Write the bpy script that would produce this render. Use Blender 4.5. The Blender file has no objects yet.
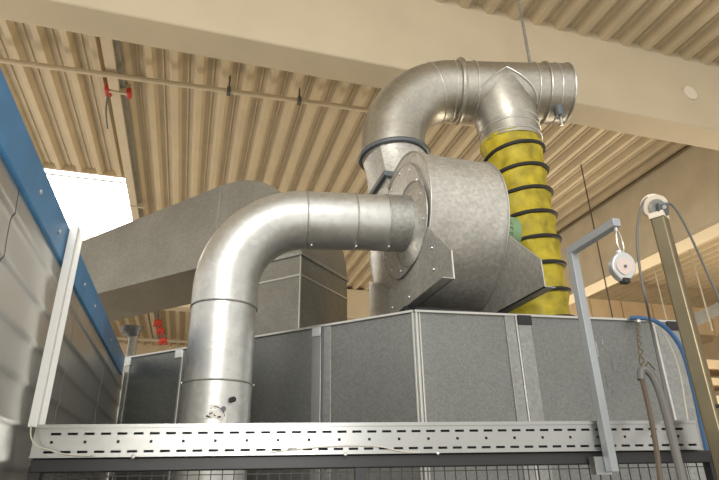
import bpy, bmesh, math, random
from mathutils import Vector, Matrix, noise
random.seed(7)
C = bpy.context.scene.collection
SC = bpy.context.scene
PI = math.pi

# ------------------------------------------------------------------ camera
EYE = Vector((0, 0, 1.65)); FPX = 551.0
cam_d = bpy.data.cameras.new('camera'); cam = bpy.data.objects.new('camera', cam_d); C.objects.link(cam)
RIGHT = Vector((0.95829, -0.28532, -0.01678)); UP = Vector((-0.10002, -0.38952, 0.91557))
RIGHT.normalize(); BACK = RIGHT.cross(UP).normalized(); UP = BACK.cross(RIGHT).normalized()
M4 = Matrix((RIGHT, UP, BACK)).transposed().to_4x4(); M4.translation = EYE
cam.matrix_world = M4
cam_d.sensor_width = 36; cam_d.lens = FPX / 719 * 36; cam_d.clip_start = .02
SC.camera = cam

# ------------------------------------------------------------------ world, light, exposure
w = bpy.data.worlds.new('world'); SC.world = w; w.use_nodes = True
w.node_tree.nodes['Background'].inputs[0].default_value = (1.0, .955, .87, 1)
w.node_tree.nodes['Background'].inputs[1].default_value = 1.0
def area(name, loc, target, size, energy, col=(1, .95, .86)):
    l = bpy.data.lights.new(name, 'AREA'); l.energy = energy; l.size = size; l.color = col
    o = bpy.data.objects.new(name, l); C.objects.link(o); o.location = loc
    o.rotation_euler = (Vector(target) - Vector(loc)).to_track_quat('-Z', 'Y').to_euler(); return o
area('flash_light', (-.15, -.25, 1.95), (.2, 2.5, 2.3), .45, 9.5, (1, .97, .92))
area('hall_fill_light', (-1.5, -4, 5.5), (1.5, 4, 3.2), 2.5, 260, (1, .95, .85))  # unseen soft fill added behind the camera
area('added_bounce_light', (9.5, 9.0, .4), (8.2, 8.6, 6), 6, 700, (1, .87, .66))  # added lamp near the floor, brightens the roof from below
area('added_bounce_light', (-7, 10.0, .4), (-3.5, 8.6, 6), 4, 480, (1, .91, .76))  # second added fill, for the ribs on the left
SC.view_settings.view_transform = 'Standard'; SC.view_settings.look = 'None'
SC.view_settings.exposure = 0.0; SC.view_settings.gamma = 1; SC.view_settings.use_curve_mapping = False

# ------------------------------------------------------------------ helpers
def at(px, py, Y=None, X=None, Z=None):
    """world point on a real plane Y=, X= or Z= measured from the photograph"""
    d = RIGHT * (px - 359.5) - UP * (py - 240) - BACK * FPX
    if Y is not None: t = (Y - EYE.y) / d.y
    elif X is not None: t = (X - EYE.x) / d.x
    else: t = (Z - EYE.z) / d.z
    return EYE + d * t

def mat(name, col, rough=.6, metal=0., spangle=0., scale=40., bump=0., noise_amt=0., nscale=3., emit=0.):
    m = bpy.data.materials.new(name); m.use_nodes = True
    nt = m.node_tree; b = nt.nodes['Principled BSDF']
    b.inputs['Base Color'].default_value = (*col, 1); b.inputs['Roughness'].default_value = rough
    b.inputs['Metallic'].default_value = metal
    tc = nt.nodes.new('ShaderNodeTexCoord')
    src = None
    if noise_amt:
        n = nt.nodes.new('ShaderNodeTexNoise'); n.inputs['Scale'].default_value = nscale; n.inputs['Detail'].default_value = 6
        nt.links.new(tc.outputs['Object'], n.inputs['Vector'])
        r = nt.nodes.new('ShaderNodeMapRange'); r.inputs[1].default_value = .3; r.inputs[2].default_value = .7
        r.inputs[3].default_value = 1 - noise_amt; r.inputs[4].default_value = 1 + noise_amt * .6
        nt.links.new(n.outputs['Fac'], r.inputs[0]); src = r.outputs[0]
    if spangle:
        v = nt.nodes.new('ShaderNodeTexVoronoi'); v.inputs['Scale'].default_value = scale
        nt.links.new(tc.outputs['Object'], v.inputs['Vector'])
        s = nt.nodes.new('ShaderNodeSeparateColor'); nt.links.new(v.outputs['Color'], s.inputs[0])
        r2 = nt.nodes.new('ShaderNodeMapRange'); r2.inputs[3].default_value = 1 - spangle; r2.inputs[4].default_value = 1 + spangle
        nt.links.new(s.outputs[0], r2.inputs[0])
        rr = nt.nodes.new('ShaderNodeMapRange'); rr.inputs[3].default_value = max(.05, rough - spangle * .35); rr.inputs[4].default_value = min(1, rough + spangle * .35)
        nt.links.new(s.outputs[1], rr.inputs[0]); nt.links.new(rr.outputs[0], b.inputs['Roughness'])
        if src:
            mu = nt.nodes.new('ShaderNodeMath'); mu.operation = 'MULTIPLY'
            nt.links.new(src, mu.inputs[0]); nt.links.new(r2.outputs[0], mu.inputs[1]); src = mu.outputs[0]
        else: src = r2.outputs[0]
    if src:
        mx = nt.nodes.new('ShaderNodeVectorMath'); mx.operation = 'SCALE'; mx.inputs[0].default_value = col
        nt.links.new(src, mx.inputs['Scale']); nt.links.new(mx.outputs[0], b.inputs['Base Color'])
    if bump:
        n = nt.nodes.new('ShaderNodeTexNoise'); n.inputs['Scale'].default_value = 14 if bump < .5 else 9; n.inputs['Detail'].default_value = 3
        nt.links.new(tc.outputs['Object'], n.inputs['Vector'])
        bp = nt.nodes.new('ShaderNodeBump'); bp.inputs['Strength'].default_value = bump; bp.inputs['Distance'].default_value = .02
        nt.links.new(n.outputs['Fac'], bp.inputs['Height']); nt.links.new(bp.outputs[0], b.inputs['Normal'])
    if emit:
        b.inputs['Emission Color'].default_value = (1, .98, .95, 1); b.inputs['Emission Strength'].default_value = emit
    return m

M = {}
M['conc'] = mat('painted_concrete', (.62, .535, .395), .8, noise_amt=.06, nscale=1.5)
M['girder'] = mat('grey_concrete', (.64, .56, .42), .85, noise_amt=.12, nscale=2.2)
M['deck'] = mat('perforated_shaded_sheet', (.56, .49, .375), .6, noise_amt=.10, nscale=3)
M['sheet'] = mat('painted_roof_sheet', (.62, .52, .36), .55, noise_amt=.08, nscale=2)
M['wall'] = mat('tan_wall', (.74, .60, .42), .85, noise_amt=.08)
M['wood'] = mat('tan_boards', (.42, .345, .24), .8, noise_amt=.15, nscale=5)
M['floor'] = mat('floor_concrete', (.38, .33, .26), .7, noise_amt=.1)
M['galv'] = mat('galvanised_sheet', (.42, .425, .41), .45, .75, .14, 60, .0, .10, 5)
M['box'] = mat('dull_galvanised_panel', (.235, .245, .24), .45, .8, .13, 130, 0, .06, 3)
M['fan'] = mat('fan_galvanised', (.56, .55, .52), .45, .65, .13, 55, .05, .14, 4)
M['pipe'] = mat('bright_spiral_steel', (.64, .65, .645), .40, .84, .07, 30, .06, .06, 6)
M['tduct'] = mat('warm_duct_steel', (.50, .485, .44), .40, .9, .07, 40, .05, .10, 4)
M['strip'] = mat('strip_steel', (.33, .34, .335), .42, .8, .10, 60)
M['seam'] = mat('seam_steel', (.6, .6, .58), .35, .8)
M['darkseam'] = mat('dark_seam', (.16, .18, .2), .5, .6)
M['duct'] = mat('old_duct_sheet', (.33, .325, .295), .5, .8, .08, 70, 0, .12, 3)
M['rail'] = mat('zinc_rail', (.44, .45, .445), .30, .9, noise_amt=.05, nscale=6)
M['dark'] = mat('black_rubber', (.02, .02, .022), .6)
M['black'] = mat('black_frame_paint', (.035, .037, .04), .38, .3)
M['wire'] = mat('dark_wire', (.05, .05, .05), .5, .5)
M['stain'] = mat('stainless_wall', (.68, .665, .63), .30, .9, noise_amt=.04, nscale=2, bump=.03)
M['blue'] = mat('blue_enamel', (.075, .28, .58), .4, noise_amt=.18, nscale=6)
M['white'] = mat('white_profile', (.78, .79, .78), .45)
M['grey'] = mat('light_grey_paint', (.37, .40, .43), .4, .3)
M['brass'] = mat('yellow_zinc', (.25, .215, .14), .36, .85, noise_amt=.12, nscale=8)
M['yellow'] = mat('yellow_hose_fabric', (.51, .41, .02), .55, noise_amt=.42, nscale=9, bump=.6)
M['green'] = mat('green_motor', (.22, .36, .20), .5)
M['red'] = mat('red_plastic', (.55, .05, .03), .5)
M['bluehose'] = mat('blue_hose', (.05, .135, .31), .4)
M['greyhose'] = mat('grey_hose', (.14, .14, .135), .45)
M['brownhose'] = mat('brown_hose', (.10, .075, .055), .5)
M['cable'] = mat('white_cable', (.62, .60, .53), .5)
M['zinc'] = mat('zinc_screw', (.7, .7, .68), .3, .9)
M['disc'] = mat('white_disc', (.78, .70, .58), .8)
M['alu'] = mat('cast_aluminium', (.66, .68, .68), .3, .7)
M['pink'] = mat('faded_label', (.66, .56, .53), .6)
M['sticker'] = mat('white_sticker', (.80, .80, .77), .5)
M['print'] = mat('black_print', (.03, .03, .03), .6)
M['sky'] = mat('skylight_glazing', (.9, .9, .9), .5, emit=9.0)

class MB:
    def __init__(s): s.bm = bmesh.new()
    def box(s, c, d, rz=0, mtx=None):
        m = mtx or (Matrix.Translation(c) @ Matrix.Rotation(rz, 4, 'Z'))
        bmesh.ops.create_cube(s.bm, size=1, matrix=m @ Matrix.Diagonal((*d, 1))); return s
    def beam(s, a, b, wd, ht, up=(0, 0, 1)):
        a, b = Vector(a), Vector(b); x = (b - a); L = x.length; x.normalize()
        y = Vector(up).cross(x).normalized(); z = x.cross(y)
        m = Matrix((x, y, z)).transposed().to_4x4(); m.translation = (a + b) / 2
        bmesh.ops.create_cube(s.bm, size=1, matrix=m @ Matrix.Diagonal((L, wd, ht, 1))); return s
    def loft(s, rings, cap=True, close=True):
        vs = [[s.bm.verts.new(p) for p in r] for r in rings]; n = len(rings[0])
        for a, b in zip(vs, vs[1:]):
            for i in range(n if close else n - 1):
                j = (i + 1) % n
                s.bm.faces.new((a[i], a[j], b[j], b[i]))
        if cap and close:
            s.bm.faces.new(vs[0][::-1]); s.bm.faces.new(vs[-1])
        return s
    def prism(s, pts, vec):
        v = Vector(vec); return s.loft([[Vector(p) for p in pts], [Vector(p) + v for p in pts]])
    def tube(s, path, r, n=12, cap=True):
        P = [Vector(p) for p in path]; rs = r if isinstance(r, (list, tuple)) else [r] * len(P)
        t0 = (P[1] - P[0]).normalized()
        nx = t0.orthogonal().normalized(); rings = []; pt = t0
        for i, p in enumerate(P):
            t = ((P[min(i + 1, len(P) - 1)] - P[max(i - 1, 0)])).normalized()
            nx = pt.rotation_difference(t) @ nx; nx = (nx - t * nx.dot(t)).normalized(); pt = t
            ny = t.cross(nx)
            rings.append([p + (nx * math.cos(2 * PI * k / n) + ny * math.sin(2 * PI * k / n)) * rs[i] for k in range(n)])
        return s.loft(rings, cap)
    def cyl(s, a, b, r, n=24, r2=None): return s.tube([a, b], [r, r if r2 is None else r2], n)
    def ring(s, c, axis, R, r, n=48, m=8):
        ax = Vector(axis).normalized(); u = ax.orthogonal().normalized(); v = ax.cross(u); c = Vector(c)
        vs = []
        for i in range(n):
            a = 2 * PI * i / n; d = u * math.cos(a) + v * math.sin(a)
            vs.append([s.bm.verts.new(c + d * (R + r * math.cos(2 * PI * k / m)) + ax * r * math.sin(2 * PI * k / m)) for k in range(m)])
        for i in range(n):
            for k in range(m):
                s.bm.faces.new((vs[i][k], vs[(i + 1) % n][k], vs[(i + 1) % n][(k + 1) % m], vs[i][(k + 1) % m]))
        return s
    def sphere(s, c, r, n=12, sc=(1, 1, 1)):
        bmesh.ops.create_uvsphere(s.bm, u_segments=n, v_segments=max(6, n // 2), radius=r, matrix=Matrix.Translation(c) @ Matrix.Diagonal((*sc, 1))); return s
    def build(s, name, m, parent=None, smooth=35, bevel=0):
        bmesh.ops.recalc_face_normals(s.bm, faces=s.bm.faces)
        me = bpy.data.meshes.new(name); s.bm.to_mesh(me); s.bm.free()
        for p in me.polygons: p.use_smooth = True
        me.set_sharp_from_angle(angle=math.radians(smooth))
        me.materials.append(m)
        o = bpy.data.objects.new(name, me); C.objects.link(o)
        if parent is not None:
            o.parent = parent; o.matrix_parent_inverse = PINV(parent)
        if bevel:
            b = o.modifiers.new('bevel', 'BEVEL'); b.width = bevel; b.segments = 2; b.limit_method = 'ANGLE'
        return o

def PINV(p):
    m = Matrix.Translation(p.location)
    return m.inverted()
def empty(name, loc, label, cat, group=None):
    o = bpy.data.objects.new(name, None); C.objects.link(o); o.location = loc; o.empty_display_size = .1
    tag(o, label, cat, group); return o
def tag(o, label=None, cat=None, group=None, kind=None):
    if label: o['label'] = label
    if cat: o['category'] = cat
    if group: o['group'] = group
    if kind: o['kind'] = kind
    return o
def struct(o): o['kind'] = 'structure'; return o
def smoothpath(P, n=8):
    P = [Vector(p) for p in P]; out = []
    for i in range(len(P) - 1):
        p0, p1, p2, p3 = P[max(i - 1, 0)], P[i], P[i + 1], P[min(i + 2, len(P) - 1)]
        for k in range(n):
            t = k / n
            out.append(.5 * ((2 * p1) + (p2 - p0) * t + (2 * p0 - 5 * p1 + 4 * p2 - p3) * t * t + (3 * p1 - p0 - 3 * p2 + p3) * t ** 3))
    out.append(P[-1]); return out

# ------------------------------------------------------------------ the hall
ZC = 6.70; PITCH = .324; HR = .10
XL, XR, Y0, Y1 = -9.0, 17.0, .8, 22.9
SKY = (-4.0, -1.44, 9.4, 13.2)
def ribs(mb, xa, xb, ya, yb):
    # trapezoid sheet: lower flange at ZC, upper flange at ZC+HR, running along Y
    x = xa; pts = []
    while x < xb - .01:
        pts += [(x, ZC), (x + .075, ZC), (x + .12, ZC + HR), (x + .19, ZC + HR), (x + .20, ZC + HR - .02), (x + .21, ZC + HR - .02), (x + .22, ZC + HR), (x + .279, ZC + HR)]; x += PITCH
    pts.append((x, ZC))
    lo = [[(px, y, z) for px, z in pts] for y in (ya, yb)]
    hi = [[(px, y, z + .012) for px, z in pts] for y in (yb, ya)]
    mb.loft([lo[0], lo[1]], cap=False, close=False)
    mb.loft([hi[0], hi[1]], cap=False, close=False)
xo = -2.595 - PITCH * 20
k0 = round((SKY[0] - xo) / PITCH); k1 = round((SKY[1] - xo) / PITCH)
SX0, SX1 = xo + k0 * PITCH, xo + k1 * PITCH
mb = MB()
ribs(mb, xo, SX0, Y0, Y1); ribs(mb, SX1, XR, Y0, Y1)
ribs(mb, SX0, SX1, Y0, SKY[2]); ribs(mb, SX0, SX1, SKY[3], Y1)
ce = struct(mb.build('ceiling', M['sheet'], smooth=10))
ce.data.materials.append(M['deck'])          # perforated upper flanges; the recess shade is put into their greyer colour
for p in ce.data.polygons:
    if abs(p.normal.z) > .95 and p.center.z > ZC + HR * .6: p.material_index = 1
# skylight in the roof
win = empty('window_1', ((SX0 + SX1) / 2, (SKY[2] + SKY[3]) / 2, ZC + .3), 'white glaring skylight set in the ribbed roof', 'skylight'); struct(win)
mb = MB()
for x in (SX0, SX1): mb.box((x, (SKY[2] + SKY[3]) / 2, ZC + .2), (.05, SKY[3] - SKY[2], .40))
for y in (SKY[2], SKY[3]): mb.box(((SX0 + SX1) / 2, y, ZC + .2), (SX1 - SX0, .05, .40))
mb.build('window_frame', M['sheet'], win)
MB().box(((SX0 + SX1) / 2, (SKY[2] + SKY[3]) / 2, ZC + .40), (SX1 - SX0, SKY[3] - SKY[2], .02)).build('pane', M['sky'], win)
MB().box(((SX0 + SX1) / 2, 10.25, ZC + .36), (SX1 - SX0, .06, .04)).build('glazing_bar', M['galv'], win)
# beams
def beam_x(name, y0, y1, z0, z1, x0, x1):
    return struct(MB().box(((x0 + x1) / 2, (y0 + y1) / 2, (z0 + z1) / 2), (x1 - x0, y1 - y0, z1 - z0)).build(name, M['conc'], bevel=.02))
beam_x('trim_1', 4.24, 4.62, 5.62, 6.84, XL, XR)
beam_x('trim_2', 14.4, 14.85, 5.85, 6.70, XL, XR)
struct(MB().box((7.85, 9.51, 6.0), (.40, 9.78, 1.4)).build('trim_3', M['girder'], bevel=.02))
# soffit board of the girder in the warmer concrete colour
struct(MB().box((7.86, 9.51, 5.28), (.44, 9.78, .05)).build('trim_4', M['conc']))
struct(MB().box(((XL + XR) / 2, Y1 + .1, 3.44), (XR - XL, .2, 6.88)).build('wall_back', M['wall']))
struct(MB().box((XR + .1, 12, 3.35), (.2, 22, 6.7)).build('wall_right', M['wall']))
struct(MB().box((4, 10.5, -.1), (26.4, 25, .2)).build('floor', M['floor']))
tag(MB().cyl((5.74, 4.24, 6.125), (5.74, 4.215, 6.125), .10, 32).build('cover_disc', M['disc']), 'pale round cover disc on the face of the big concrete beam', 'disc')

# ceiling trunking and conduits
t = empty('cable_trunking', (-1.3, 4.7, 6.5), 'long cream cable trunking running under the roof beside the skylight', 'trunking')
MB().box((-1.385, 13.5, 6.62), (.13, 17.6, .14)).build('channel', M['conc'], t)
MB().box((-1.285, 13.5, 6.65), (.06, 17.6, .07)).build('side_channel', M['galv'], t)
for y in (6.7, 10.2): MB().box((-1.32, y, 6.61), (.26, .035, .17)).build('clip', M['conc'], t)
r = empty('red_fitting', (-1.43, 6.75, 6.5), 'red fitting clipped on the trunking near the concrete beam', 'fitting')
MB().box((-1.47, 6.75, 6.60), (.08, .16, .14)).build('housing', M['red'], r, bevel=.015)
MB().box((-1.20, 6.72, 6.57), (.06, .14, .10)).build('plug', M['red'], r, bevel=.015)
MB().tube(smoothpath([(-1.47, 6.75, 6.54), (-1.48, 6.9, 6.35), (-1.46, 7.1, 6.2)]), .012, 6).build('lead', M['darkseam'], r)
c = empty('conduit', (0, 6.2, 6.5), 'thin cream conduit crossing under the roof ribs behind the beam', 'conduit')
cp = [(-7.5, 6.65, 6.5), (-2.66, 6.37, 6.5), (2.36, 6.106, 6.5), (4.75, 5.98, 6.5)]
MB().tube(cp, .035, 10).build('tube', M['conc'], c)
for x in (.1, 1.05): 
    y = 6.37 - (x + 2.66) * .0526
    q = empty('clamp_hanger', (x, y, 6.6), 'small dark hanger on the conduit, %s of two' % ('left' if x < .5 else 'right'), 'hanger', 'conduit hangers')
    MB().cyl((x, y, 6.53), (x, y, ZC + .1), .012, 8).build('stem', M['darkseam'], q)
    MB().box((x, y, 6.5), (.05, .09, .09)).build('clamp', M['darkseam'], q)
MB_c = MB().tube([(-7, 20.8, 6.4), (12, 20.4, 6.4)], .06, 8).build('conduit', M['conc']); tag(MB_c, 'far cream conduit across the back of the hall below the ribs', 'conduit')
# red sockets hanging far back next to the trunking
q = empty('socket_pendant', at(163, 343, Y=16), 'string of three red sockets hanging far back beside the trunking', 'pendant')
MB().tube([at(163, 340, Y=16), at(160.5, 330, Y=16), at(158, 321, Y=16), (at(157.5, 314, Y=16).x, 16, ZC + .1)], .018, 6).build('cable', M['darkseam'], q)
for px, py in ((158, 322), (160.5, 330), (163, 340)):
    p = at(px, py, Y=16); f = MB().box(p, (.20, .14, .12)).build('socket', M['red'], q, bevel=.02)
    MB().cyl(p + Vector((-.05, 0, -.03)), p + Vector((-.07, 0, -.13)), .05, 10).build('outlet', M['red'], f)
    MB().cyl(p + Vector((.06, 0, -.03)), p + Vector((.08, 0, -.13)), .05, 10).build('outlet', M['red'], f)
# thin cords on the right
p = at(581, 165, Z=6.7); tag(MB().tube([p, (p.x, p.y, .6)], .012, 6).build('pull_rope', M['brownhose']), 'thin brown rope hanging from the roof left of the balancer', 'rope')
p = at(655, 274, Y=8); tag(MB().tube([(8.45, 8, ZC), (8.45, 8, 4.2)], .012, 6).build('hanging_rod', M['cable']), 'thin pale rod hanging just left of the square pole', 'rod', 'thin pale hanging rods')
p = at(692, 262, Y=8); tag(MB().tube([(9.49, 8, ZC), (9.49, 8, 4.2)], .016, 6).build('hanging_rod', M['cable']), 'thin pale rod hanging right of the square pole', 'rod', 'thin pale hanging rods')
# dull steel traverse and board stack at the far right
b0, b1 = at(676, 330, Y=9), at(735, 300, Y=8.6)
tag(MB().beam(b0, b1, .12, .24).build('crossbeam', M['galv']), 'dull grey crossbeam behind the square pole at the right edge', 'beam')
rk = empty('board_rack', (11.5, 10.5, 0), 'tan rack of stacked boards far right behind the pole', 'rack')
for z in (1.9, 2.35, 2.8, 3.2, 3.65, 4.05):
    MB().box((11.6, 10.6, z), (3.2, 1.0, .14 + .05 * (int(z * 10) % 3))).build('board', M['wood' if int(z * 10) % 2 else 'wall'], rk)
for x in (10.15, 13.0): MB().box((x, 10.05, 2.2), (.1, .1, 4.4)).build('upright', M['wood'], rk)
# panelled face under the far ribs
pf = empty('wall_panel_band', (12, 12, 5.3), 'pale tan panel band with seams under the far ribs right of the yellow hose', 'panel')
for k in range(8):
    MB().box((8.6 + k * 1.03, 12.0, 5.72), (1.0, .10, .78)).build('panel', M['wall'], pf)

# cowl behind the blue edged wall
t = empty('exhaust_cowl', (-.74, 7, 0), 'small steel exhaust pipe with flared rim behind the blue edged wall', 'exhaust pipe')
MB().cyl((-.71, 7, 0), (-.71, 7, 3.30), .055, 16).build('stack', M['galv'], t)
MB().tube([(-.71, 7, 3.28), (-.72, 7, 3.33), (-.74, 7, 3.36), (-.74, 7, 3.40)], [.06, .09, .12, .12], 20).build('rim', M['darkseam'], t)

# ------------------------------------------------------------------ stainless wall with blue top beam
XW = -.47
sw = empty('steel_partition', (XW, 2, 0), 'shiny stainless partition with a blue top edge at the left', 'partition')
ys = [-.6, .55, 1.46, 2.42, 3.4, 4.42]
SLAT = .118; zt_ = 2.396; nsl = 19
for a, b in zip(ys, ys[1:]):
    mb = MB(); ring0 = []
    prof_ = []
    for k in range(nsl):             # dished horizontal slats: leaning out at the top, in at the bottom
        z1 = zt_ - k * SLAT
        for q in range(9):
            t_ = q / 8
            prof_.append((XW - .010 + .008 * (t_ ** 1.6 if q < 8 else .25), z1 - SLAT * (t_ * .985 if q < 8 else .93)))
    fr = [[(x, y_, z) for x, z in prof_] + [(XW - .035, y_, prof_[-1][1]), (XW - .035, y_, prof_[0][1])] for y_ in (a + .004, b - .004)]
    mb.loft(fr); mb.build('slatted_sheet', M['stain'], sw, smooth=75)
MB().box((XW - .047, 1.82, 1.19), (.02, 4.84, 2.36)).build('backing', M['darkseam'], sw)
bb = MB().box((XW - .035, 1.82, 2.43), (.075, 4.84, .135)).build('top_beam', M['blue'], sw, bevel=.006)
for y in (1.59, 1.87, 2.42, 2.74, 3.43):
    MB().sphere((XW + .004, y, 2.425), .009, 10, (.5, 1, 1)).build('rivet', M['alu'], bb)

# ------------------------------------------------------------------ galvanised enclosure (big angular box)
ZB = 2.493
A, B, Cc, D, E_, F = (-.46, 4.30), (1.129, 2.70), (2.81, 2.545), (2.95, 4.6), (2.9, 5.2), (-.46, 5.2)
bx = empty('machine_enclosure', (1.2, 3.8, 0), 'large angular grey galvanised enclosure under the fan', 'enclosure')
MB().prism([(p[0], p[1], .0) for p in (A, B, Cc, D, E_, F)], (0, 0, ZB)).build('body', M['box'], bx)
def on_face(p, q, s, off=0.0):
    p, q = Vector(p), Vector(q); d = (q - p).normalized(); nn = Vector((d.y, -d.x)); r = p + d * s + nn * off
    return Vector((r.x, r.y, 0)), d, nn
def strip(p, q, s0, s1, mat_, name='joint_strip', off=.004, th=.008, z0=0., z1=ZB):
    a, d, nn = on_face(p, q, s0, off); b, _, _ = on_face(p, q, s1, off)
    mid = (a + b) / 2
    return MB().box((mid.x, mid.y, (z0 + z1) / 2), ((b - a).length, th, z1 - z0), math.atan2(d.y, d.x)).build(name, M[mat_], bx, bevel=.0015)
LAB = (Vector(B) - Vector(A)).length; LBC = (Vector(Cc) - Vector(B)).length
def sAB(px, py): return (at(px, py, Y=None, Z=ZB) - Vector((*A, ZB))).xy.length
# left face joints: px 183 and 315
s = .52; strip(A, B, s - .03, s + .03, 'box'); strip(A, B, s + .034, s + .042, 'seam')
s1_ = 1.60; strip(A, B, s1_, s1_ + .062, 'rail'); strip(A, B, s1_ + .064, s1_ + .078, 'darkseam'); strip(A, B, s1_ + .08, s1_ + .13, 'strip')
strip(A, B, .012, .05, 'rail')
# corner and right face
strip(A, B, LAB - .012, LAB - .002, 'seam', th=.014); strip(B, Cc, .004, .016, 'seam', th=.014); strip(B, Cc, .024, .032, 'seam')
strip(B, Cc, .525, .585, 'strip'); strip(B, Cc, .588, .598, 'seam', th=.014); strip(B, Cc, .602, .68, 'strip')
strip(B, Cc, LBC - .225, LBC - .21, 'seam', th=.014); strip(B, Cc, LBC - .205, LBC - .012, 'strip'); strip(B, Cc, LBC - .012, LBC - .002, 'seam')
# rims and clamps on top edge
for p, q, L in ((A, B, LAB), (B, Cc, LBC)):
    a, d, nn = on_face(p, q, 0); b, _, _ = on_face(p, q, L)
    MB().beam((a.x, a.y, ZB + .004), (b.x, b.y, ZB + .004), .03, .012).build('top_rim', M['seam'], bx)
for p, q, s in ((A, B, .03), (A, B, .525), (A, B, 1.632)):
    strip(p, q, s - .03, s + .03, 'alu', 'corner_clamp', .009, .012, ZB - .055, ZB + .012)
for p, q, s in ((B, Cc, .64), (B, Cc, LBC - .09)):
    strip(p, q, s - .04, s + .045, 'dark', 'rubber_block', .009, .014, ZB - .05, ZB + .004)
# scratches / wear marks on the right panel, thin raised paint runs
for k in range(9):
    s = 1.02 + random.random() * .22; z = 2.05 + random.random() * .36
    strip(B, Cc, s, s + .006, 'rail' if k % 3 else 'darkseam', 'paint_run', .0005, .001, z, z + .02 + random.random() * .07)

# ------------------------------------------------------------------ rectangular duct with elbow down to the enclosure
K = Vector((.644, 3.50)); U = Vector((-1, 1)).normalized(); V = Vector((1, 1)).normalized()
def kp(u, z, v=0.): q = K + U * u + V * v; return Vector((q.x, q.y, z))
W_ = .645
rd = empty('rectangular_duct', (.6, 4.1, ZB), 'long dull grey rectangular duct elbowing down behind the bent pipe', 'duct')
MB().prism([kp(0, ZB + .001), kp(.65, ZB + .001), kp(.65, 2.95), kp(0, 2.95)], V.to_3d() * W_).build('lower_shaft', M['duct'], rd)
MB().prism([kp(0, 2.955), kp(.65, 2.955), kp(.65, 3.105), kp(0, 3.105)], V.to_3d() * W_).build('upper_shaft', M['duct'], rd)
prof = [kp(0, 3.11)]
for k in range(13):
    a = PI - k / 12 * PI / 2     # outer arc
    prof.append(kp(.72 + .72 * math.cos(a), 3.14 + .73 * math.sin(a)))
prof += [kp(.80, 3.87), kp(.80, 3.19), kp(.72, 3.175), kp(.67, 3.15), kp(.65, 3.11)]
MB().prism(prof, V.to_3d() * W_).build('elbow', M['duct'], rd)
MB().prism([kp(.805, 3.87), kp(.805, 3.19), kp(2.55, 3.17), kp(4.6, 3.15), kp(4.6, 3.57), kp(2.55, 3.745)], V.to_3d() * W_).build('run', M['duct'], rd)
def flange(u0, u1, z, t=.02, o=.012, name='flange', m='seam'):
    mb = MB(); a = kp(u0 - o, z, -o); 
    mb.prism([kp(u0 - o, z, -o), kp(u1 + o, z, -o), kp(u1 + o, z, W_ + o), kp(u0 - o, z, W_ + o)], (0, 0, t)); return mb.build(name, M[m], rd)
flange(0, .65, 2.945, .012, .006); flange(0, .65, 3.095, .022, .014, m='galv')
MB().prism([kp(.797, 3.18, -.004), kp(.808, 3.18, -.004), kp(.808, 3.876, -.004), kp(.797, 3.876, -.004)], V.to_3d() * (W_ + .008)).build('flange', M['galv'], rd)
MB().box(kp(.0, 2.8, 0), (.01, .01, .62), PI / 4).build('corner_seam', M['seam'], rd)

# ------------------------------------------------------------------ bent suction pipe
RP = .178; PX, PY = .138, 3.05; PZ = 3.108
hdir = Vector((.985, -.10, .035)).normalized()
pp = empty('bent_pipe', (PX, PY, 0), 'bright round pipe bending from the floor up into the fan inlet', 'pipe')
RB = .44
c0 = Vector((PX, PY, PZ - RB)); 
def bend(n=18):
    out = []
    for k in range(n + 1):
        a = k / n * PI / 2
        out.append(Vector((PX, PY, c0.z)) + hdir * (RB * (1 - math.cos(a))) + Vector((0, 0, 1)) * (RB * math.sin(a)))
    return out
bd = bend(); zE = bd[0].z
ZS = 2.13
MB().cyl((PX, PY, 0), (PX, PY, ZS), RP, 48).build('lower_tube', M['pipe'], pp)
MB().cyl((PX, PY, ZS), (PX, PY, 2.545), RP - .002, 48).build('upper_tube', M['pipe'], pp)
MB().tube([(PX, PY, 2.545)] + bd, RP + .002, 48).build('elbow', M['pipe'], pp)
hs = bd[-1]; INL = Vector((1.25, hs.y + hdir.y / hdir.x * (1.25 - hs.x), hs.z + hdir.z / hdir.x * (1.25 - hs.x)))
e1 = hs + hdir * .30; e2 = hs + hdir * .50
MB().cyl(hs, e1, RP, 48).build('outlet_tube', M['pipe'], pp)
MB().cyl(e1, e2, RP - .001, 48).build('sleeve', M['pipe'], pp)
MB().cyl(e2, INL - hdir * .02, RP + .003, 48).build('collar', M['galv'], pp)
for p_, ax, nm in (((PX, PY, ZS), (0, 0, 1), 'ring_seam'), ((PX, PY, 2.545), (0, 0, 1), 'ring_seam'), (hs, hdir, 'ring_seam'), (e1, hdir, 'ring_seam'), (e2, hdir, 'ring_seam')):
    MB().ring(p_, ax, RP + .001, .005).build(nm, M['galv'], pp)
for p_ in (Vector((PX + .182, PY - .02, ZS)), Vector((PX - .182, PY - .02, ZS)), hs + Vector((.03, -.05, -.183)), e1 + Vector((0, -.05, -.185)), e2 + Vector((0, -.06, -.185)), e1 + Vector((0, .02, .185))):
    MB().sphere(p_, .008, 10).build('screw', M['zinc'], pp)
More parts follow.
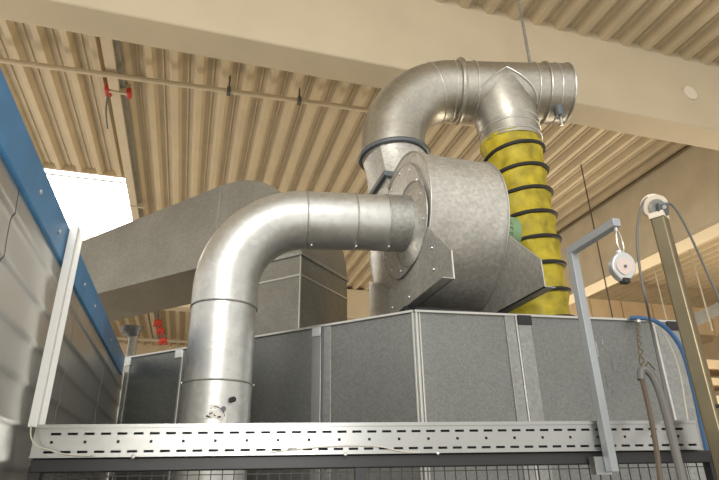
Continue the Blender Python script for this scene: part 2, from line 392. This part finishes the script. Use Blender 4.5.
# damper quadrant on the lower tube
def onpipe(px, py, r=RP):
    d = at(px, py, Y=5) - EYE; a_ = Vector((d.x, d.y)); o = Vector((EYE.x - PX, EYE.y - PY))
    A_ = a_.dot(a_); B_ = 2 * o.dot(a_); C_ = o.dot(o) - r * r
    t_ = (-B_ - math.sqrt(max(0, B_ * B_ - 4 * A_ * C_))) / (2 * A_); return EYE + d * t_
dq = onpipe(213, 418, RP + .002); dn = Vector((dq.x - PX, dq.y - PY, 0)).normalized(); dt = Vector((0, 0, 1)).cross(dn)
ang0 = math.atan2(dn.y, dn.x)
def cyl_patch(mb, amin, amax, r0, r1, n=20, rad=RP + .002, th=.003):
    """ring sector on the pipe skin around dq: polar coordinates in the unrolled skin"""
    def P(r, a, h):
        u_, v_ = r * math.cos(a), r * math.sin(a); ph = ang0 + u_ / rad
        return Vector((PX + (rad + h) * math.cos(ph), PY + (rad + h) * math.sin(ph), dq.z + v_))
    rings = []
    for k in range(n + 1):
        a = amin + (amax - amin) * k / n
        rings.append([P(r0, a, 0), P(r1, a, 0), P(r1, a, th), P(r0, a, th)])
    mb.loft(rings)
dm = MB(); cyl_patch(dm, -.15 * PI, .62 * PI, .046, .064)
dp = dm.build('damper_scale', M['sticker'], pp)
dm = MB(); cyl_patch(dm, -.05 * PI, 1.02 * PI, .0, .040); dm.build('damper_sticker', M['sticker'], pp)
dm = MB(); cyl_patch(dm, .02 * PI, .10 * PI, .02, .036, th=.005); cyl_patch(dm, .55 * PI, .75 * PI, .022, .027, th=.005); cyl_patch(dm, .86 * PI, .95 * PI, .012, .034, th=.005)
cyl_patch(dm, .25 * PI, .45 * PI, .012, .017, th=.005); cyl_patch(dm, .05 * PI, .5 * PI, .0525, .0555, th=.005); dm.build('damper_print', M['print'], pp)
q = onpipe(223, 409, RP); qn = Vector((q.x - PX, q.y - PY, 0)).normalized()
MB().cyl(q, q + qn * .014, .012, 14).build('damper_nut', M['darkseam'], pp)
q = onpipe(231, 400, RP); qn = Vector((q.x - PX, q.y - PY, 0)).normalized()
MB().cyl(q, q + qn * .03, .014, 14).build('damper_knob', M['dark'], pp)

# ------------------------------------------------------------------ centrifugal fan
FX0, FX1 = 1.25, 1.765; FY, FZ = 3.10, 3.24
fan = empty('centrifugal_fan', (1.5, FY, ZB), 'big galvanised snail-shell fan sitting on the enclosure', 'fan')
def rad_(a):   # a in degrees from the top going forward (towards the viewer), under, and up the back
    T = [(-40, .43), (0, .45), (60, .475), (120, .48), (150, .51), (180, .575), (225, .65), (270, .70)]
    for (a0, r0), (a1, r1) in zip(T, T[1:]):
        if a <= a1: return r0 + (r1 - r0) * max(0, (a - a0)) / (a1 - a0)
    return .70
def sp(a, x, dr=0.):
    r = rad_(a) + dr; t_ = math.radians(a); return Vector((x, FY - r * math.sin(t_), FZ + r * math.cos(t_)))
OZ = 3.74
def scroll(x, dr=0.):
    pts = [Vector((x, FY + .27, OZ))] + [sp(a, x, dr) for a in range(-32, 271, 6)] + [Vector((x, FY + .70 + dr, OZ))]
    return pts
MB().loft([scroll(FX0), scroll(FX1)]).build('scroll_housing', M['fan'], fan, smooth=30)
for x in (FX0, FX1):
    pts = scroll(x, .004); MB().tube(pts, .006, 6).build('rim_seam', M['seam'], fan)
# raised inlet face plates
inl = Vector((FX0, INL.y, INL.z))
MB().cyl((FX0 - .012, FY, FZ), (FX0 + .01, FY, FZ), .385, 64).build('side_plate', M['fan'], fan)
MB().ring((FX0 - .012, FY, FZ), (1, 0, 0), .385, .006, 64).build('plate_edge', M['galv'], fan)
MB().tube([inl + Vector((-.05, 0, 0)), inl + Vector((-.03, 0, 0)), inl + Vector((-.012, 0, 0))], [RP + .006, RP + .03, .27], 48).build('inlet_cone', M['fan'], fan)
MB().ring(inl + Vector((-.014, 0, 0)), (1, 0, 0), .275, .006, 64).build('inlet_ring', M['galv'], fan)
for k in range(12):
    a = k / 12 * 2 * PI + .1
    MB().sphere((FX0 - .016, FY + .345 * math.cos(a), FZ + .345 * math.sin(a)), .011, 10, (.7, 1, 1)).build('bolt', M['zinc'], fan)
for k in range(8):
    a = k / 8 * 2 * PI + .3
    MB().sphere(inl + Vector((-.018, .232 * math.cos(a), .232 * math.sin(a))), .011, 10, (.7, 1, 1)).build('bolt', M['zinc'], fan)
ZF = 2.59
def foot(x, sgn):
    th = .006 * sgn
    yz = [(2.40, ZF), (2.40, 2.745), (2.66, 3.0), (2.74, 2.93), (2.86, 2.86), (3.10, 2.80), (3.35, 2.84), (3.55, 2.95), (3.80, 3.05), (3.80, ZF)]
    f = MB().prism([(x, y, z) for y, z in yz], (th, 0, 0)).build('side_frame', M['fan'], fan)
    mb = MB().box((x + sgn * .033, 3.10, ZF + .003), (.066, 1.40, .006)); mb.build('foot_flange', M['galv'], f)
    MB().tube([(x, 2.40, ZF), (x, 2.40, 2.745), (x, 2.66, 3.0)], .004, 6).build('edge', M['seam'], f)
    return f
foot(FX0 - .014, -1); foot(FX1 + .004, 1)
for y in (2.95, 3.65):
    MB().box((1.52, y, (ZF + ZB) / 2 + .006), (.72, .10, ZF - ZB - .012)).build('base_rail', M['black'], fan)
for y, z in ((2.62, 2.72), (2.62, 2.85), (3.0, 2.68), (3.3, 2.70)):
    MB().sphere((FX0 - .024, y, z), .010, 10, (.7, 1, 1)).build('bolt', M['zinc'], fan)
# outlet flange and rect-to-round transition
oc = Vector((1.41, 3.60, 4.05)); RE = .262
MB().box(((FX0 + FX1) / 2, FY + .485, OZ + .01), (FX1 - FX0 + .06, .50, .04)).build('outlet_flange', M['darkseam'], fan)
def rect_ring(z, x0, x1, y0, y1, n=48):
    out = []
    for k in range(n):
        a = 2 * PI * k / n; cx, cy = math.cos(a), math.sin(a); m_ = max(abs(cx), abs(cy))
        out.append(Vector(((x0 + x1) / 2 + cx / m_ * (x1 - x0) / 2, (y0 + y1) / 2 + cy / m_ * (y1 - y0) / 2, z)))
    return out
R0 = rect_ring(OZ + .03, FX0, FX1, FY + .27, FY + .70)
R1 = [Vector((oc.x + RE * math.cos(2 * PI * k / 48), oc.y + RE * math.sin(2 * PI * k / 48), oc.z)) for k in range(48)]
MB().loft([R0, [a.lerp(b, .5) for a, b in zip(R0, R1)], R1]).build('outlet_transition', M['fan'], fan)
# motor
mt = MB().cyl((FX1 + .01, FY, FZ), (FX1 + .26, FY, FZ), .115, 32).build('motor', M['green'], fan)
for k in range(20):
    a = k / 20 * 2 * PI
    MB().box((0, 0, 0), (.22, .012, .008), mtx=Matrix.Translation((FX1 + .14, FY + .118 * math.cos(a), FZ + .118 * math.sin(a))) @ Matrix.Rotation(a + PI / 2, 4, 'X')).build('cooling_fin', M['green'], mt)
MB().cyl((FX1 + .25, FY, FZ), (FX1 + .32, FY, FZ), .122, 32).build('fan_cover', M['green'], mt)

# ------------------------------------------------------------------ discharge elbow, T-piece
dd = empty('discharge_duct', (oc.x, oc.y, oc.z), 'round steel duct elbowing over the fan to a capped T-piece', 'duct')
rdir = Vector((.97, -.23, 0)).normalized(); ZR = 4.755; RB2 = .53
ez = ZR - RB2
path = [Vector((oc.x, oc.y, oc.z + .0)), Vector((oc.x - .012, oc.y, (oc.z + ez) / 2)), Vector((oc.x, oc.y, ez))]
bd2 = []
for k in range(1, 17):
    a = k / 16 * PI / 2
    bd2.append(Vector((oc.x, oc.y, ez)) + rdir * (RB2 * (1 - math.cos(a))) + Vector((0, 0, RB2 * math.sin(a))))
MB().tube(path + bd2, RE, 48).build('elbow', M['tduct'], dd)
MB().ring((oc.x, oc.y, oc.z + .02), (-.06, 0, 1), RE + .012, .022, 64).build('flange', M['darkseam'], dd)
es = bd2[-1]; t1 = es + rdir * .06; t2 = es + rdir * .80; t3 = es + rdir * 1.0
MB().cyl(es, t1, RE - .002, 48).build('short_tube', M['tduct'], dd)
MB().cyl(t1, t2, RE - .004, 48).build('tee_body', M['tduct'], dd)
MB().cyl(t2, t3, RE - .001, 48).build('end_tube', M['tduct'], dd)
MB().cyl(t3 - rdir * .01, t3, RE + .006, 48).build('end_cap', M['tduct'], dd)
MB().ring(bd2[12], (bd2[13] - bd2[11]), RE, .005, 64).build('ring_seam', M['seam'], dd)
MB().ring(t1, rdir, RE + .004, .024, 64).build('clamp_ring', M['tduct'], dd)
for q, r_ in ((es, .005), (t1 + rdir * .12, .006), (t2 - rdir * .10, .006), (t2, .014), (t2 + rdir * .09, .006), (t3, .009)):
    MB().ring(q, rdir, RE, r_, 64).build('ring_seam', M['tduct' if r_ > .01 else 'seam'], dd)
tb = es + rdir * .42
HX, HY = tb.x + .05, tb.y
# branch: flared saddle widening into the body
MB().tube([tb + Vector((0, 0, -.02)), tb + Vector((0, 0, -.16)), (HX, HY, ZR - .34), (HX, HY, ZR - .40), (HX, HY, 4.20)], [.262, .262, .258, .25, .25], 48).build('branch', M['tduct'], dd)
for z in (4.40, 4.33, 4.24): MB().ring((HX, HY, z), (0, 0, 1), .250, .007, 64).build('ring_seam', M['seam'], dd)
fw_ = Vector((rdir.y, -rdir.x, 0))
for sg in (-1, 1):        # mitre seams of the saddle, meeting at the front of the body
    P = []
    for k in range(13):
        a = k / 12 * 1.25
        P.append(tb + fw_ * (RE * math.cos(a - .25) * 1.005) + Vector((0, 0, RE * math.sin(.25 - a))) + rdir * (sg * .262 * math.sin(a / 1.25 * PI / 2) ** 1.0))
    MB().tube(P, .008, 6).build('mitre_seam', M['seam'], dd)
kb = t2 + rdir * .06 + Vector((0, -.10, -RE - .0))
kn = MB().cyl(kb + Vector((0, 0, .04)), kb + Vector((0, 0, -.05)), .045, 16).build('drain_valve', M['darkseam'], dd)
MB().cyl(kb + Vector((0, 0, -.05)), kb + Vector((0, 0, -.14)), .013, 10).build('valve_stem', M['zinc'], kn)
rp = at(530, 64, Y=3.5)
hr = empty('threaded_rod', (rp.x, 3.5, 5.1), 'thin threaded rod holding the T-piece from the roof', 'rod')
MB().cyl((rp.x, 3.5, ZR + .2), (rp.x, 3.5, ZC + .1), .014, 8).build('rod', M['galv'], hr)
MB().box((rp.x, 3.5, 5.17), (.05, .05, .08)).build('hook', M['galv'], hr)

# ------------------------------------------------------------------ yellow hose
yh = empty('yellow_hose', (HX, HY, ZB), 'yellow flexible hose with black spiral dropping behind the fan', 'hose')
RH = .245; N = 64; zs = [ZB + .01 + (4.215 - ZB) * k / 110 for k in range(111)]
rings = []
HXb = HX + .0
for z in zs:
    t_ = (z - ZB) / (4.215 - ZB); cx = HXb + (HX - HXb) * t_
    ph = ((z - ZB) / .205) % 1
    rings.append([])
    for k in range(N):
        a = 2 * PI * k / N
        phl = (((z - ZB) / .205) - k / N) % 1
        r_ = RH - .018 * math.sin(phl * PI) + .012 * noise.noise((math.cos(a) * 3, math.sin(a) * 3, z * 9))
        if z > 4.12: r_ += (.262 - RH) * (z - 4.12) / .1
        rings[-1].append(Vector((cx + r_ * math.cos(a), HY + r_ * math.sin(a), z)))
MB().loft(rings).build('fabric_skin', M['yellow'], yh, smooth=70)
hel = []
for k in range(0, int((4.19 - ZB) / .205 * 40)):
    a = 2 * PI * k / 40; z = ZB + .02 + .205 * k / 40; t_ = (z - ZB) / (4.215 - ZB)
    cx = HXb + (HX - HXb) * t_; hel.append((cx + (RH + .004) * math.cos(a), HY + (RH + .004) * math.sin(a), z))
MB().tube(hel, .016, 8).build('spiral_band', M['dark'], yh)

# ------------------------------------------------------------------ slotted trunking (front rail)
GA, GB = Vector((-.44, 1.985, 0)), Vector((1.70, 1.60, 0))
gd = (GB - GA); GL = gd.length; gd.normalize(); gn = Vector((gd.y, -gd.x, 0))   # gn points to the viewer
if gn.y > 0: gn = -gn
def gp(s, z, off=0.): q = GA + gd * s + gn * off; return Vector((q.x, q.y, z))
rt, rb = 1.822, 1.734
sr = empty('slotted_trunking', gp(GL / 2, rb), 'long zinc slotted cable trunking along the top of the mesh guard', 'cable trunking')
def slotted(mb, th=.003):
    # rows of z: rb .. rt with slot rows; slots run along s
    P_, SL = .0487, .030
    def cell(s0, s1, z0, z1):
        if s1 - s0 < 1e-5: return
        mb.prism([gp(s0, z0), gp(s1, z0), gp(s1, z1), gp(s0, z1)], gn * th)
    rows = [(rb, rb + .0095, None), (rb + .0095, rb + .0168, 's0'), (rb + .0168, rb + .0375, None), (rb + .0375, rb + .0455, 'h'), (rb + .0455, rb + .0615, None), (rb + .0615, rb + .0688, 's1'), (rb + .0688, rt, None)]
    for z0, z1, k in rows:
        if k is None: cell(0, GL, z0, z1); continue
        cur = 0.; 
        if k == 'h': pitch, ln, st = .0974, .0085, .050
        else: pitch, ln, st = P_, SL, (.036 if k == 's0' else .048)
        s_ = st
        while s_ + ln < GL - .01:
            cell(cur, s_, z0, z1); cur = s_ + ln; s_ += pitch
        cell(cur, GL, z0, z1)
mb = MB(); slotted(mb); mb.build('slotted_face', M['rail'], sr, smooth=10)
MB().prism([gp(0, rb, -.06), gp(0, rt, -.06), gp(GL, rt, -.06), gp(GL, rb, -.06)], gn * .003).build('shaded_back_face', M['darkseam'], sr)  # shade inside the trunking put into this dark colour
MB().prism([gp(0, rt, -.062), gp(0, rt, .006), gp(GL, rt, .006), gp(GL, rt, -.062)], (0, 0, .005)).build('lid', M['rail'], sr)  # cover added to keep the slots dark inside
MB().prism([gp(0, rt - .006, .0035), gp(0, rt - .006, .008), gp(GL, rt - .006, .008), gp(GL, rt - .006, .0035)], (0, 0, .007)).build('lid_lip', M['rail'], sr)
MB().prism([gp(.0, rb - .003, -.06), gp(.0, rb - .003, .010), gp(GL, rb - .003, .010), gp(GL, rb - .003, -.06)], (0, 0, .003)).build('base', M['rail'], sr)
for s in (0.002, GL - .004): MB().prism([gp(s, rb, -.06), gp(s, rb, .0), gp(s, rt, .0), gp(s, rt, -.06)], gd * .002).build('end_plate', M['rail'], sr)
for s in (.30, .95, 1.25): MB().sphere(gp(s, rb - .004, .006), .007, 8).build('screw', M['zinc'], sr)

# mesh guard
mg = empty('mesh_guard', gp(GL / 2, 0), 'black framed wire mesh guard below the slotted trunking', 'guard')
ft, fb = 1.730, 1.690
MB().beam(gp(.0, (ft + fb) / 2, -.03), gp(GL + .05, (ft + fb) / 2, -.03), .04, ft - fb).build('top_tube', M['black'], mg, bevel=.004)
MB().beam(gp(.0, .10, -.03), gp(GL + .05, .10, -.03), .04, .04).build('bottom_tube', M['black'], mg)
for s in (.0, .985, GL + .03):
    MB().box(gp(s + .015, .86, -.03), (.034, .036, 1.70), math.atan2(gd.y, gd.x)).build('upright', M['black'], mg)
mb = MB(); s = .035
while s < GL + .02:
    if not (.97 < s < 1.02): mb.beam(gp(s, .11, -.03), gp(s, fb, -.03), .0028, .0028, up=gd)
    s += .0355
z = fb - .012
while z > .12:
    mb.beam(gp(.0, z, -.028), gp(GL + .03, z, -.028), .0028, .0028); z -= .055
mb.build('wire_mesh', M['wire'], mg)

# white post at the rail's left end
wp = empty('white_post', gp(.0, 1.82), 'white angle post rising from the left end of the trunking', 'post')
MB().box((-.450, 1.975, 2.16), (.022, .004, .68)).build('front_flange', M['white'], wp)
MB().box((-.439, 1.990, 2.16), (.004, .03, .68)).build('side_flange', M['white'], wp)
MB().box((-.430, 2.004, 2.16), (.018, .004, .68)).build('rear_flange', M['white'], wp)
# thin cables on the trunking
lp = [at(31, 425, Y=1.96), at(31, 437, Y=1.955), at(37, 446, Y=1.95), at(50, 450, Y=1.94), at(64, 454, Y=1.93), at(90, 455.5, Y=1.925)]
tag(MB().tube(smoothpath(lp, 6), .0022, 6).build('thin_cable', M['cable']), 'thin pale cable looping at the left end of the trunking', 'cable', 'thin cables on the trunking')
def rail_pt(px, py, off=.009):
    d = at(px, py, Y=5) - EYE; o = gp(0, 0, off); t_ = (o - EYE).dot(gn) / d.dot(gn); return EYE + d * t_
lp = [rail_pt(*q) for q in ((270, 452.5), (300, 449), (330, 446.5), (360, 445.5), (382, 447), (400, 451), (420, 452))]
tag(MB().tube(smoothpath(lp, 6), .0020, 6).build('thin_cable', M['cable']), 'thin pale cable bowed across the lower middle of the trunking', 'cable', 'thin cables on the trunking')

# ------------------------------------------------------------------ bracket with tool balancer
YB = 1.628
b0, b1 = at(611, 472, Y=YB), at(573, 251, Y=YB)
bx_ = .5 * (b0.x + b1.x); zt = b1.z
br = empty('bracket_arm', (bx_, YB, b0.z), 'light grey square-tube bracket with an arm over the trunking', 'bracket')
MB().box((bx_, YB, (b0.z + zt) / 2), (.030, .030, zt - b0.z)).build('upright', M['grey'], br, bevel=.002)
pe = at(617, 222, Z=zt)
MB().beam((bx_, YB + .015, zt), (pe.x, pe.y, zt), .030, .030).build('arm', M['grey'], br, bevel=.002)
MB().cyl((pe.x, pe.y + .012, zt - .012), (pe.x, pe.y + .012, zt - .03), .006, 8).build('eye_bolt', M['zinc'], br)
ck = at(604, 468, Y=YB + .03)
MB().box((bx_ - .02, YB + .030, b0.z + .02), (.06, .028, .055)).build('clamp_plate', M['rail'], br)
# carabiner + balancer (hang from the arm)
hy = pe.y + .012; hx = pe.x
cb = empty('carabiner', (hx, hy, zt - .03), 'small wire carabiner hanging from the bracket arm', 'carabiner')
sc_ = hy / 1.6
pts = []
for k in range(25):
    a = 2 * PI * k / 24
    rr = .012 + .006 * (0.5 - .5 * math.sin(a))
    pts.append((hx + .004 + rr * math.cos(a) , hy + .004 * math.cos(a), zt - .030 - .036 + .040 * math.sin(a)))
MB().tube(pts, .0028, 8, cap=False).build('wire_loop', M['zinc'], cb)
bl = at(622, 267, Y=hy)
ba = empty('tool_balancer', bl, 'round aluminium spring balancer hanging from the carabiner', 'balancer')
fd = Vector((-.20, -1, -.22)).normalized()   # front faces viewer, turned a little
def disc_prism(c, r, th, top, bot, n=40):
    u = Vector((0, 0, 1)); s_ = fd.cross(u).normalized(); u = s_.cross(fd)
    pts = []
    for k in range(n):
        a = 2 * PI * k / n; x_, y_ = math.cos(a) * r, math.sin(a) * r
        if y_ > 0: y_ *= top; 
        else: y_ *= bot; x_ *= (1 - .35 * (-math.sin(a)) ** 2)
        pts.append(c + s_ * x_ + u * y_)
    return [[p + fd * (-th / 2) for p in pts], [p + fd * (th / 2) for p in pts]]
b_ = MB().loft(disc_prism(bl, .049 * sc_, .030, 1.15, 1.25)).build('housing', M['alu'], ba, bevel=.005)
b_ = MB().loft(disc_prism(bl + fd * .017, .033 * sc_, .004, 1, 1)).build('label_disc', M['pink'], ba)
MB().cyl(bl + fd * .018, bl + fd * .022, .005, 12).build('hub', M['darkseam'], ba)
MB().cyl(bl + Vector((0, 0, .048 * sc_)), bl + Vector((0, 0, .066 * sc_)), .010, 10).build('eyelet', M['alu'], ba)
MB().box(bl + Vector((0, 0, -.057 * sc_)), (.024, .022, .016)).build('cable_outlet', M['dark'], ba)

# ------------------------------------------------------------------ square pole with pulley and hoses
YP = 1.50
p0, p1 = at(714, 440, Y=YP), at(662, 219, Y=YP)
po = empty('square_pole', (p1.x, YP, 0), 'yellow zinc square pole with a pulley at the right edge', 'pole')
ca = math.radians(28); px_ = (p0.x + p1.x) / 2
MB().box((px_, YP, p1.z / 2), (.058, .050, p1.z), ca).build('tube', M['brass'], po, bevel=.006)
for z in (1.86,): 
    MB().cyl((px_, YP, z), (px_ + .04 * math.sin(ca), YP - .04 * math.cos(ca), z), .006, 10).build('hole_plug', M['dark'], po)
pc = at(654, 206, Y=YP); ax = ((EYE - pc).normalized() + RIGHT * .38 - UP * .1).normalized()
pu = MB().tube([pc - ax * .018, pc - ax * .012, pc - ax * .004, pc + ax * .004, pc + ax * .012, pc + ax * .018], [.046, .046, .037, .037, .046, .046], 36).build('pulley', M['disc'], po)
MB().cyl(pc + ax * .018, pc + ax * .026, .030, 24).build('hub', M['galv'], pu)
bk = pc + ax * .030 + RIGHT * .018 - UP * .008
MB().beam(bk, bk + ax * .016, .040, .050).build('axle_block', M['darkseam'], pu, bevel=.004)
MB().cyl(bk + ax * .016 + UP * .010, bk + ax * .022 + UP * .010, .008, 10).build('axle_bolt', M['zinc'], pu)
MB().box((px_, YP, p1.z + .008), (.062, .054, .022), ca).build('cap', M['disc'], po)
def hose(name, m, r, pts, label, cat='hose', group=None):
    return tag(MB().tube(smoothpath(pts, 8), r, 10).build(name, M[m]), label, cat, group)
hose('air_hose', 'greyhose', .0045, [at(663, 200, Y=YP + .01), at(655, 195, Y=YP), at(647, 198, Y=YP), at(641, 208, Y=YP), at(637, 235, Y=YP), at(640, 270, Y=YP), at(646, 300, Y=YP), at(652, 330, Y=YP + .1), at(667, 400, Y=YP + .12), at(676, 440, Y=YP), at(686, 490, Y=YP - .05)], 'thin grey hose falling from the pulley on its left side', group='hoses over the pulley')
hose('air_hose', 'greyhose', .0045, [at(664, 201, Y=YP), at(673, 206, Y=YP), at(683, 221, Y=YP), at(697, 250, Y=YP), at(708, 275, Y=YP), at(719, 300, Y=YP), at(732, 340, Y=YP)], 'thin grey hose arching from the pulley to the right edge', group='hoses over the pulley')
L_ = [(662, 492, 1.40), (655, 440, 1.45), (648, 405, 1.5), (642, 380, 1.55)]
hose('brown_hose', 'brownhose', .008, [at(a, b, Y=c_) for a, b, c_ in L_], 'brown hose forming the left leg of the hanging loop')
L_ = [(641, 380, 1.56), (642, 370, 1.56), (649, 372, 1.55), (657, 385, 1.54), (665, 410, 1.5), (674, 445, 1.45), (685, 492, 1.40)]
hose('loop_hose', 'greyhose', .013, [at(a, b, Y=c_) for a, b, c_ in L_], 'thick grey hose bent over at the hanging wire, right leg of the loop')
wr = empty('hanging_wire', at(637, 321, Y=2.54), 'twisted wire holding the hose loop from the enclosure edge', 'wire')
wa, wb = at(637, 322, Y=2.53), at(643, 371, Y=1.56)
for s in (0, PI):
    P = []
    for k in range(41):
        q = wa.lerp(wb, k / 40); a = k / 40 * 2 * PI * 3.5 + s
        P.append(q + RIGHT * .010 * math.cos(a) + UP * .006 * math.sin(a))
    MB().tube(P, .0025, 6).build('strand', M['brass'], wr)
MB().sphere(wa + Vector((0, -.01, .0)), .017, 12).build('knot', M['zinc'], wr)
MB().tube([wb, at(648, 362, Y=1.6), at(655, 370, Y=1.6)], .0025, 6).build('wire_end', M['brass'], wr)
hose('blue_hose', 'bluehose', .0125, [at(630, 318, Y=2.56), at(641, 318, Y=2.52), at(655, 321, Y=2.48), at(670, 332, Y=2.40), at(683, 352, Y=2.3), at(694, 390, Y=2.1), at(704, 435, Y=1.9), at(716, 485, Y=1.7)], 'blue air hose curving over the enclosure edge down past the pole')
hose('thin_tube', 'cable', .005, [at(650, 323, Y=2.50), at(661, 330, Y=2.47), at(672, 350, Y=2.44), at(680, 375, Y=2.42), at(686, 410, Y=2.40), at(692, 450, Y=2.40)], 'thin pale tube curving down just inside the blue hose', 'tube')
